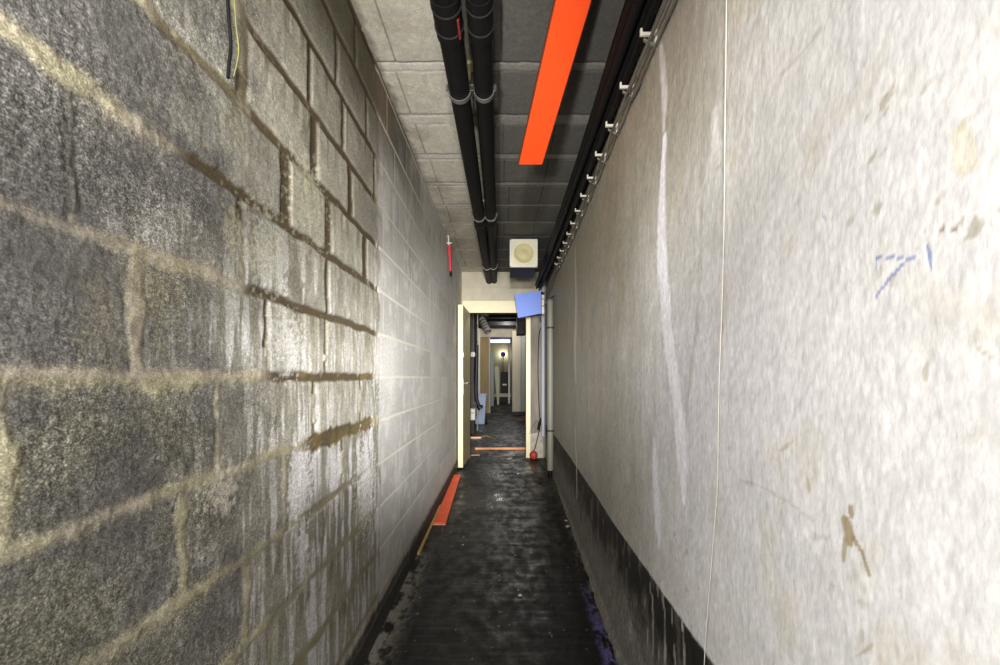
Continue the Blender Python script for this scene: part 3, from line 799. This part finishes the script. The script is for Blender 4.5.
# ------------------------------------------------------------------ grey pipe, conduit, red plug at the doorway's right
py = 4.36; px = float(right_x(py)) - .046
t = thing('grey_pipe', 'grey vertical pipe standing at the right wall just before the doorway', 'pipe', (px, py, .1))
bm = BM(); tube(bm, [(px, py, P(0, 470, py).z), (px, py, P(0, 303, py).z)], .036, 18); part('pipe_body', bm, M['grey_pvc'], t, True)
bm = BM(); lathe(bm, [(.040, -.02), (.041, .02), (.036, .045), (.02, .058), (0, .060)], (px, py, P(0, 303, py).z - .012), (0, 0, 1), 18); part('cap', bm, M['grey_pvc'], t, True)
bm = BM(); tube(bm, [(px, py, float(floor_z(py)) - .005), (px, py, P(0, 470, py).z + .004)], .026, 14); part('foot', bm, M['black_rubber'], t, True)
bm = BM(); tube(bm, [(px + .05, py - .02, P(0, 296, py).z), (px + .01, py - .02, P(0, 298, py).z), (px, py - .02, P(0, 303, py).z)], .008, 8); part('dark_hook', bm, M['dull_steel'], t, True)
for zz in (.55, 1.7):
    bm = BM(); ring(bm, (px, py, zz), (0, 0, 1), .0365, .040, .02, 18); box(bm, px + .034, px + .060, py - .01, py + .01, zz - .01, zz + .01); part('pipe_bracket', bm, M['dull_steel'], t)
cxx = (543.2 - VX) / F * 5.30
bm = BM(); tube(bm, [(cxx, 5.30, fe + .30), (cxx, 5.30, EYE + 1.40)], .026, 14)
tag(obj('conduit', bm, M['pale_blue_pvc'], None, True), 'pale bluish conduit running up the corner right of the doorway', 'conduit')
t = thing('black_cable', 'thin black cable dangling right of the door frame over the red plug', 'cable', P(536, 402, 5.31))
bm = BM(); tube(bm, spline([P(540, 318, 5.32), P(542, 326, 5.30), P(539, 335, 5.33), P(538, 370, 5.335), P(539, 405, 5.33), P(540, 425, 5.32), P(537, 440, 5.30), P(534.5, 450, 5.28)], 6), .006, 8); part('cable_run', bm, M['black_rubber'], t, True)
bm = BM(); tube(bm, spline([P(541, 418, 5.30), P(538, 430, 5.30)], 2), [.010, .022, .012], 8); part('plug_body', bm, M['black_rubber'], t, True)
bm = BM(); tube(bm, spline([P(529, 434, 5.335), P(533, 426, 5.33), P(537, 421, 5.32), P(540, 424, 5.32)], 5), .004, 6); part('side_wire', bm, M['grey_cable'], t, True)
pz = P(533.6, 455, 5.24)
bm = BM(); lathe(bm, [(0, -.055), (.034, -.050), (.054, -.02), (.054, .02), (.034, .046), (.014, .056), (.012, .075), (0, .077)], (pz.x, pz.y, float(floor_z(5.24)) + .055), (0, 0, 1), 18)
tag(obj('red_plug', bm, M['terracotta'], None, True), 'round red plug on the floor at the foot of the right door jamb', 'plug')
bm = BM(); hexa(bm, [(OX1 + .064, YE - .03, fe - .01), (.555, YE - .03, fe - .01), (.555, YE + .01, fe - .01), (OX1 + .064, YE + .01, fe - .01), (OX1 + .068, YE - .012, fe + .32), (.545, YE - .012, fe + .36), (.545, YE + .01, fe + .36), (OX1 + .068, YE + .01, fe + .32)])
struct(obj('baseboard_end', bm, mat('whitish_plinth_plaster', (176, 168, 156), .8, var=.3, scale=14, bump=.003, bscale=30)))

# ------------------------------------------------------------------ orange strips, batten, chips on the floor
def fl(x, Y, dz=0): return Vector((x, Y, float(floor_z(Y)) + dz))
t = thing('orange_board', 'flat orange board lying on the dark floor along the left wall', 'board', fl(-.5, 3.7))
A, B, Cc, D = fl(-.540, 3.0, .004), fl(-.440, 3.0, .004), fl(-.477, 4.40, .004), fl(-.553, 4.40, .004)
up_ = Vector((0, 0, .014))
bm = BM(); hexa(bm, [A, B, Cc, D, A + up_, B + up_, Cc + up_, D + up_]); part('board', bm, M['orange_floor'], t, bevel=.002)
bm = BM(); box(bm, -.536, -.444, 2.996, 3.0, .005, .013); part('end_trim', bm, M['cream'], t)
t_b = BM(); A, B, Cc, D = fl(-.553, 2.54, .002), fl(-.527, 2.54, .002), fl(-.520, 3.30, .022), fl(-.545, 3.30, .022)
A, B, Cc, D = fl(-.553, 2.50, .002), fl(-.533, 2.50, .002), fl(-.5425, 3.40, .002), fl(-.554, 3.40, .002)
up_ = Vector((0, 0, .016)); hexa(t_b, [A, B, Cc, D, A + up_, B + up_, Cc + up_, D + up_])
tag(obj('wooden_batten', t_b, M['tan_wood'], None, bevel=.002), 'thin tan wooden batten on the floor along the left skirting', 'batten')
Yt = 1.105 * F / (449.5 - VY)
bm = BM(); box(bm, P(475, 0, Yt).x, P(527.5, 0, Yt).x, Yt - .03, Yt + .03, fe + .001, fe + .028)
tag(obj('threshold_strip', bm, mat('worn_orange_cream_paint', (250, 170, 110), .4, var=.45, scale=3), None, bevel=.006), 'orange strip lying across the floor just inside the doorway', 'strip')
Yt = 1.105 * F / (438.3 - VY)
t = thing('short_orange_strip', 'short orange strip with trailing wire on the floor left inside the doorway', 'strip', (P(474, 0, Yt).x, Yt, fe))
bm = BM(); box(bm, P(469, 0, Yt).x, P(481.5, 0, Yt).x, Yt - .03, Yt + .05, fe + .001, fe + .03); part('strip', bm, M['orange_floor'], t, bevel=.005)
bm = BM(); box(bm, P(469, 0, Yt).x, P(481, 0, Yt).x, Yt - .036, Yt - .030, fe + .002, fe + .028); part('pale_edge', bm, M['cream'], t)
bm = BM(); tube(bm, spline([(P(481, 0, Yt).x, Yt, fe + .02), (P(485, 0, Yt).x, Yt + .1, fe + .03), (P(490, 0, Yt).x, Yt + .05, fe + .012), (P(495, 0, Yt).x, Yt - .12, fe + .010)], 6), .008, 8); part('wire', bm, M['tan_wood'], t, True)
Yt = 5.10
Yt = 1.105 * F / (455.5 - VY)
bm = BM(); box(bm, P(471, 0, Yt).x, P(480, 0, Yt).x, Yt - .012, Yt + .012, fe + .001, fe + .012)
tag(obj('pink_stick', bm, mat('pinkish_stick', (206, 160, 140), .7), None, bevel=.003), 'small pinkish stick on the floor beside the open door', 'stick')
Yt = 1.105 * F / (421 - VY)
bm = BM(); box(bm, P(519, 0, Yt).x, P(526, 0, Yt).x, Yt - .02, Yt + .02, fe + .001, fe + .03)
tag(obj('red_strip', bm, M['orange_edge'], None, bevel=.005), 'dull red strip on the floor right inside the doorway', 'strip')
for k, (x, y, s) in enumerate(((572, 521, .012), (568, 527, .016), (520, 596, .010), (463, 545, .006), (518, 474, .010))):
    v_ = y - VY; Y = 1.15 * F / v_
    for _ in range(3): Y = (EYE - float(floor_z(Y))) * F / v_
    X = (x - VX) / F * Y; X = min(X, float(right_x(Y)) - .04)
    bm = BM(); bmesh.ops.create_icosphere(bm, subdivisions=2, radius=s)
    for v in bm.verts:
        v.co = Vector((v.co.x * random.uniform(.8, 1.4), v.co.y * random.uniform(.8, 1.3), v.co.z * random.uniform(.35, .6)))
        v.co += Vector((X, Y, float(floor_z(Y)) + s * .35))
    places = ['pale plaster chip on the floor tight against the right wall, smaller of two', 'pale plaster chip on the floor tight against the right wall, bigger of two', 'pale plaster chip in the middle of the dark floor', 'tiny pale plaster chip on the floor near the batten', 'pale plaster chip on the floor before the doorway']
    tag(obj('plaster_chip', bm, M['debris']), places[k], 'chip', 'plaster chips on the floor')

# ================================================================== second room
Y2a, Y2b = YE + .10, 11.9
c2 = EYE + 1.53
bm = BM(); box(bm, -.90, -.82, Y2a, Y2b, -.02, c2); struct(obj('wall_store_left', bm, M['room_wall']))
bm = BM(); box(bm, .80, .88, Y2a, Y2b, -.02, c2); struct(obj('wall_store_right', bm, M['room_wall']))
bm = BM(); box(bm, -.90, .88, Y2a, Y2b + .1, c2, c2 + .08)
struct(obj('ceiling_store', bm, M['black_ceiling']))
bm = BM()
for k in range(9): box(bm, -.80, .78, 6.2 + k * .65, 6.32 + k * .65, c2 - .09, c2 - .002)
struct(obj('trim_3', bm, M['black_ceiling'], bevel=.006))
ox0, ox1, ot = P(490, 0, Y2b).x, P(512, 0, Y2b).x, P(0, 337, Y2b).z
bm = BM(); box(bm, -.90, ox1 + .001, Y2b, Y2b + .1, ot, c2); box(bm, ox1, .88, Y2b, Y2b + .1, -.02, c2); box(bm, -.90, P(480, 0, Y2b).x, Y2b, Y2b + .1, -.02, ot)
struct(obj('wall_back', bm, M['room_wall']))
bm = BM(); a, b = P(478.2, 0, Y2b - .1).x, P(480, 0, Y2b - .1).x
box(bm, a, b, Y2b - .13, Y2b + .0, fe, c2 - .01)
struct(obj('trim_4', bm, M['white'], bevel=.006))
# brown board closing the left half of the far opening
t = thing('brown_board', 'brown varnished board standing left of the far opening', 'board', (P(485, 0, Y2b).x, Y2b, fe))
bm = BM(); box(bm, P(480.2, 0, Y2b).x, P(490, 0, Y2b).x, Y2b - .02, Y2b + .04, fe - .01, ot - .01); part('board', bm, M['brown_board'], t, bevel=.004)
bm = BM(); box(bm, P(488.8, 0, Y2b).x, P(490.4, 0, Y2b).x, Y2b - .035, Y2b + .045, fe - .01, ot - .01); part('edge_rail', bm, M['panel'], t, bevel=.004)
# right panel
t = thing('tall_cabinet', 'tall grey-beige cabinet with bluish side at the right of the far opening', 'cabinet', (P(518, 0, 11.4).x, 11.4, fe))
Yp = 11.3
bm = BM(); box(bm, P(512.3, 0, Yp).x, P(521, 0, Yp).x, Yp, Yp + .45, fe + .10, P(0, 330.5, Yp).z); part('body', bm, M['panel'], t, bevel=.006)
bm = BM(); box(bm, P(521.2, 0, Yp).x, P(527, 0, Yp).x, Yp - .05, Yp + .45, fe + .10, P(0, 332, Yp).z); part('bluish_door', bm, M['panel_blue'], t, bevel=.006)
bm = BM(); box(bm, P(512.6, 0, Yp).x, P(527, 0, Yp).x, Yp + .04, Yp + .42, fe - .005, fe + .10); part('plinth', bm, M['black_box'], t)
# black hanging box
Yh = 6.6
t = thing('black_hanging_box', 'black box hanging below the dark ceiling behind the blue sign box', 'box', (P(521, 0, Yh).x, Yh, P(0, 333.5, Yh).z))
bm = BM(); box(bm, P(517, 0, Yh).x, P(526, 0, Yh).x, Yh, Yh + .4, P(0, 333.5, Yh).z, P(0, 312, Yh).z); part('cabinet', bm, M['black_box'], t, bevel=.006)
bm = BM(); box(bm, P(519, 0, Yh).x, P(524, 0, Yh).x, Yh + .1, Yh + .3, P(0, 312, Yh).z, c2 + .005); part('hanger', bm, M['black_box'], t)
bm = BM(); box(bm, P(517.6, 0, Yh).x, P(525.4, 0, Yh).x, Yh - .008, Yh, P(0, 332.6, Yh).z, P(0, 315, Yh).z); part('front_grille', bm, M['rack'] if False else M['black_rubber'], t, bevel=.004)
# ribbed grey lamp on the left
Yl = 7.2
a, b = P(481.5, 318, Yl), P(488, 332, Yl - .12)
t = thing('spotlight', 'grey ribbed spotlight hanging aslant under the dark ceiling inside the doorway', 'lamp', a)
ax = (b - a).normalized(); Ls = (b - a).length
bm = BM(); lathe(bm, [(0, 0), (.045, .002), (.055, .03), (.062, Ls * .5), (.068, Ls), (.060, Ls), (.052, Ls - .03), (0, Ls - .035)], a, ax, 20); part('housing', bm, M['lamp_metal'], t, True)
for k in range(4):
    bm = BM(); ring(bm, a + ax * (Ls * (.25 + .18 * k)), ax, .055, .074, .012, 20); part('cooling_rib', bm, M['dull_steel'], t)
bm = BM(); tube(bm, [a + ax * .05, a + Vector((0, .02, .10)), (a.x, a.y + .02, c2 + .004)], .010, 8); part('stem', bm, M['dull_steel'], t, True)
bm = BM(); lathe(bm, [(0, 0), (.09, 0), (.09, .02), (0, .022)], P(484, 316, Yl + .2) , (0, 0, 1), 16); part('canopy_plate', bm, M['dull_steel'], t, True)
# cable rack on the left
Yr = 8.0
t = thing('cable_rack', 'dark upright cable rack against the left wall inside the doorway', 'rack', (P(474, 0, Yr).x, Yr, fe))
xa, xb = P(469, 0, Yr).x, P(478, 0, Yr).x
for s, (u0, u1) in enumerate(((471.2, 472.1), (477.0, 478.0))):
    bm = BM(); box(bm, P(u0, 0, Yr).x, P(u1, 0, Yr).x, Yr, Yr + .03, fe - .005, c2 - .10); part('upright', bm, M['panel'] if s else M['rack'], t, bevel=.003)
bm = BM(); box(bm, xa - .05, xb, Yr + .06, Yr + .08, fe + .3, c2 - .12); part('back_panel', bm, M['rack'], t)
for k in range(6):
    bm = BM(); zz = fe + .5 + k * .33; box(bm, xa - .02, xb, Yr - .01, Yr + .06, zz, zz + .02); part('shelf', bm, M['dull_steel'], t, bevel=.002)
for k in range(3):
    bm = BM(); x = P(473.3 + k * 1.4, 0, Yr).x
    tube(bm, spline([(x, Yr - .02, c2 - .15), (x + .01, Yr - .03, EYE + .6), (x - .008, Yr - .025, EYE + .1), (x + .01, Yr - .03, EYE - .5)], 5), .012, 8); part('hanging_cable', bm, M['black_rubber'] if k else M['grey_cable'], t, True)
q_ = P(473, 354.5, Yr - .06)
bm = BM(); lathe(bm, [(0, -.06), (.05, -.055), (.065, 0), (.05, .055), (0, .06)], q_, (0, 1, 0), 14)
o = tag(obj('white_lamp_head', bm, M['white'], None, True), 'round white lamp head on the dark cable rack inside the doorway', 'lamp')
Yw = 7.5
bm = BM(); box(bm, P(469.0, 0, Yw).x, P(475.0, 0, Yw).x, Yw, Yw + .2, P(0, 420, Yw).z, P(0, 409, Yw).z); t = thing('white_box', 'small white box low on the left beside the pale blue bin', 'box', (P(471, 0, Yw).x, Yw, fe))
part('box_body', bm, M['white'], t, bevel=.008)
bm = BM(); box(bm, P(469.5, 0, Yw).x, P(474, 0, Yw).x, Yw + .02, Yw + .18, fe - .005, P(0, 420, Yw).z); part('stand', bm, M['black_box'], t)
bm = BM(); box(bm, P(469.2, 0, Yw).x, P(474.2, 0, Yw).x, Yw - .006, Yw + .002, P(0, 413.2, Yw).z, P(0, 412.5, Yw).z); part('lid_seam', bm, M['grey_cable'], t)
# pale blue bin
Yb = 1.105 * F / (424.5 - VY)
t = thing('blue_bin', 'tall pale blue plastic bin by the left wall inside the doorway', 'bin', (P(481, 0, Yb).x, Yb, fe))
x0, x1 = P(475, 0, Yb).x, P(484.5, 0, Yb).x; X0, X1 = P(478, 0, Yb).x, P(486.5, 0, Yb).x
zt = P(0, 395, Yb).z
bm = BM(); hexa(bm, [(x0, Yb, fe), (x1, Yb, fe), (x1, Yb + .26, fe), (x0, Yb + .26, fe), (x0 + .02, Yb - .03, zt), (X1, Yb - .03, zt), (X1, Yb + .3, zt), (x0 + .02, Yb + .3, zt)]); part('body', bm, M['bin_blue'], t, bevel=.02)
bm = BM(); box(bm, x0 + .015, X1 + .01, Yb - .04, Yb + .31, zt - .01, zt + .03); part('lid', bm, M['bin_blue'], t, bevel=.012)
bm = BM(); lathe(bm, [(0, -.02), (.05, -.02), (.05, .02), (0, .02)], (x1 + .035, Yb + .16, fe + .05), (1, 0, 0), 14); part('wheel', bm, M['black_rubber'], t)
bm = BM(); box(bm, x0 + .10, x1 - .03, Yb - .026, Yb - .006, fe + .40, fe + .46); part('grip', bm, M['navy'], t, bevel=.006)
bm = BM(); yh = 7.72
tube(bm, spline([P(477, 345, yh), P(476.5, 370, yh), P(476, 388, yh), P(476.5, 398, yh), P(478.5, 405, yh), P(481, 409, yh)], 6), [.035] * 25 + [.055] * 6, 10)
tag(obj('dark_hose', bm, M['dark_hose'], None, True), 'dark navy hose hanging down in front of the pale blue bin', 'hose')

# ================================================================== third room
Y3b = 18.5
bm = BM(); box(bm, -1.05, -.95, Y2b + .1, Y3b, -.02, EYE + 1.7); struct(obj('wall_rear_left', bm, M['room_wall']))
bm = BM(); box(bm, .80, .90, Y2b + .1, Y3b, -.02, EYE + 1.7); struct(obj('wall_rear_right', bm, M['panel']))
bm = BM(); box(bm, -1.05, .9, Y3b, Y3b + .1, -.02, EYE + 1.7); struct(obj('wall_rear', bm, mat('rear_room_wall', (150, 144, 116), .8, var=.3, scale=3, stretch=(1, 1, .2))))
bm = BM(); box(bm, -1.05, .9, Y2b + .1, Y3b + .1, EYE + 1.7, EYE + 1.78); struct(obj('ceiling_rear', bm, M['navy']))
bm = BM(); box(bm, -1.05, .9, 14.45, Y3b + .1, fe - .06, fe); struct(obj('floor_rear', bm, M['skirting']))
Yk = 14.0
t = thing('tube_light', 'bluish fluorescent tube light across the far room ceiling', 'lamp', P(500, 341, Yk))
bm = BM(); tube(bm, [P(489, 341.2, Yk), P(510, 341.2, Yk)], .06, 14); part('tube', bm, M['tube_light'], t, True)
bm = BM(); a, b = P(488, 338.5, Yk + .06), P(511, 336, Yk + .06); box(bm, a.x, b.x, Yk + .02, Yk + .16, a.z, b.z + .02); part('batten', bm, M['navy'], t, bevel=.006)
for u in (491, 508):
    bm = BM(); p = P(u, 337, Yk + .09); tube(bm, [p, (p.x, p.y, EYE + 1.705)], .010, 6); part('hanger', bm, M['dull_steel'], t)
Yq = 18.2
p = P(503, 354.5, Yq); p_bulb = p.copy()
t = thing('round_work_lamp', 'round glowing lamp in the far room, its violet flare painted on the bulb', 'lamp', (p.x, p.y + .1, fe))
bm = BM(); lathe(bm, [(0, .262), (.06, .262), (.06, .285), (0, .285)], p, (0, 1, 0), 28); part('wall_rose', bm, M['rose_halo'], t, True)
bm = BM(); tube(bm, [p + Vector((0, .0, -.02)), p + Vector((0, .27, -.02))], .012, 8); part('arm', bm, M['white'], t, True)
bm = BM(); bmesh.ops.create_uvsphere(bm, u_segments=18, v_segments=12, radius=.115, matrix=Matrix.Translation(p - Vector((0, .10, 0)))); part('bulb', bm, M['violet_flare_bulb'], t, True)
bm = BM(); tube(bm, [(p.x, p.y + .27, p.z - .05), (p.x, p.y + .27, fe)], .014, 8); part('cable', bm, M['black_rubber'], t, True)
bm = BM(); a, b = P(508.2, 372, 16.2), P(509.9, 343.5, 16.2)
box(bm, a.x, b.x, 16.2, 16.28, fe - .005, b.z); tag(obj('white_post', bm, M['white'], None, bevel=.01), 'narrow white post right of the glowing round lamp', 'post')
Yo = 15.5
bm = BM(); pts = [P(494.3, 368, Yo), P(496, 366, Yo), P(499, 367, Yo), P(499.5, 380, Yo), P(499, 396, Yo), P(497.3, 396, Yo), P(495.5, 384, Yo)]
fr = [bm.verts.new(v) for v in pts]; bk = [bm.verts.new(v + Vector((0, .06, 0))) for v in pts]
bm.faces.new(fr); bm.faces.new(bk[::-1])
for k in range(len(pts)): bm.faces.new((fr[k], fr[(k + 1) % len(pts)], bk[(k + 1) % len(pts)], bk[k]))
for v in bm.verts:
    if v.co.z < P(0, 390, Yo).z: v.co.z = fe
tag(obj('leaning_board', bm, M['pale_board']), 'pale pointed board standing below the glowing lamp in the far room', 'board')
bm = BM(); a, b = P(490.5, 0, 14.8).x, P(493.8, 0, 14.8).x
box(bm, a, b, 14.8, 14.9, fe - .005, P(0, 352, 14.8).z); tag(obj('grey_post', bm, M['panel_blue'], None, bevel=.012), 'grey upright post at the left edge of the far opening', 'post')
Yc = 16.6
t = thing('low_bench', 'low pale bench with dark front across the far room', 'bench', (0, Yc, fe))
bm = BM(); a, b = P(494, 397, Yc), P(511, 393.5, Yc); box(bm, a.x, b.x, Yc, Yc + .4, a.z, b.z); part('bench_top', bm, M['pale_board'], t, bevel=.01)
bm = BM(); box(bm, a.x + .04, b.x - .04, Yc + .04, Yc + .36, fe - .005, a.z); part('bench_front', bm, M['black_box'], t)
t = thing('dark_crate', 'dark crate with white label on the low bench in the far room', 'crate', (P(504, 0, Yc + .2).x, Yc + .2, P(0, 393.5, Yc).z))
bm = BM(); a, b = P(501, 393.4, Yc + .1), P(508, 372, Yc + .1); zb_ = P(0, 393.5, Yc).z; box(bm, a.x, b.x, Yc + .08, Yc + .36, zb_, b.z); part('crate_body', bm, M['black_box'], t, bevel=.02)
bm = BM(); a, b = P(502.5, 385.5, Yc + .07), P(506.5, 383.8, Yc + .07); box(bm, a.x, b.x, Yc + .07, Yc + .079, a.z, b.z); part('white_label', bm, M['white'], t)

# ------------------------------------------------------------------ lights
def point(name, loc, e, col=(1, .95, .86), r=.06):
    l = bpy.data.lights.new(name, 'POINT'); l.energy = e; l.color = col; l.shadow_soft_size = r
    o = bpy.data.objects.new(name, l); C.objects.link(o); o.location = loc; return o
def spot(name, loc, to, e, ang, blend=1.0, col=(1, .96, .88), r=.03):
    l = bpy.data.lights.new(name, 'SPOT'); l.energy = e; l.color = col; l.shadow_soft_size = r
    l.spot_size = math.radians(ang); l.spot_blend = blend
    o = bpy.data.objects.new(name, l); C.objects.link(o); o.location = loc
    o.rotation_euler = (Vector(to) - Vector(loc)).to_track_quat('-Z', 'Y').to_euler(); return o
point('hand_lamp', (-.36, -.42, EYE + .14), 70.0, (1, .99, .985), .10)
spot('ceiling_fill', (-.38, -.1, EYE + .2), (-.34, 1.7, EYE + 1.405), 110, 60, 1.0, (1, .97, .92), r=.05)  # added upward spot to brighten the ceiling left of the pipes
spot('torch', (-.04, -.5, EYE + .64), (-.04, 5.3, EYE + .40), 370, 52, 1.0, (1, .98, .94), r=.05)
spot('left_wall_fill', (.10, -.60, EYE + .1), (-.46, 4.2, EYE - .10), 1300, 38, 1.0, (1, .985, .96), r=.15)  # added unseen spot that brightens the left wall further along
point('store_fill', (.35, 6.6, EYE + 1.35), 40, (1, .96, .88), .06)  # added light hidden above the lintel, no fitting modelled
point('store_rear_fill', (.1, 10.6, EYE + 1.40), 30, (1, .96, .9), .06)  # added unseen light for the back of the store
point('bulb_glow', (p_bulb.x, p_bulb.y + .10, p_bulb.z + .03), 14, (1, 1, .86), .04)
point('rear_fill', (.2, 13.0, EYE + 1.55), 30, (.95, .96, 1), .06)  # added unseen light behind the far opening, brightens the rear room
w = bpy.data.worlds.new('World'); bpy.context.scene.world = w; w.use_nodes = True
w.node_tree.nodes['Background'].inputs[0].default_value = (1, .985, .97, 1)
w.node_tree.nodes['Background'].inputs[1].default_value = 1.0

# ------------------------------------------------------------------ camera & view
cd = bpy.data.cameras.new('camera'); cam = bpy.data.objects.new('camera', cd); C.objects.link(cam)
cam.location = (0, 0, EYE); cam.rotation_euler = (PI / 2, 0, 0)
cd.sensor_width = 36; cd.lens = F / 1000 * 36
cd.shift_x = -(VX - 500) / 1000; cd.shift_y = (VY - 332.5) / 1000
cd.clip_start = .02; cd.clip_end = 100
sc = bpy.context.scene; sc.camera = cam
sc.view_settings.view_transform = 'Standard'; sc.view_settings.look = 'None'
sc.view_settings.gamma = 1.0; sc.view_settings.exposure = 0.0; sc.view_settings.use_curve_mapping = False
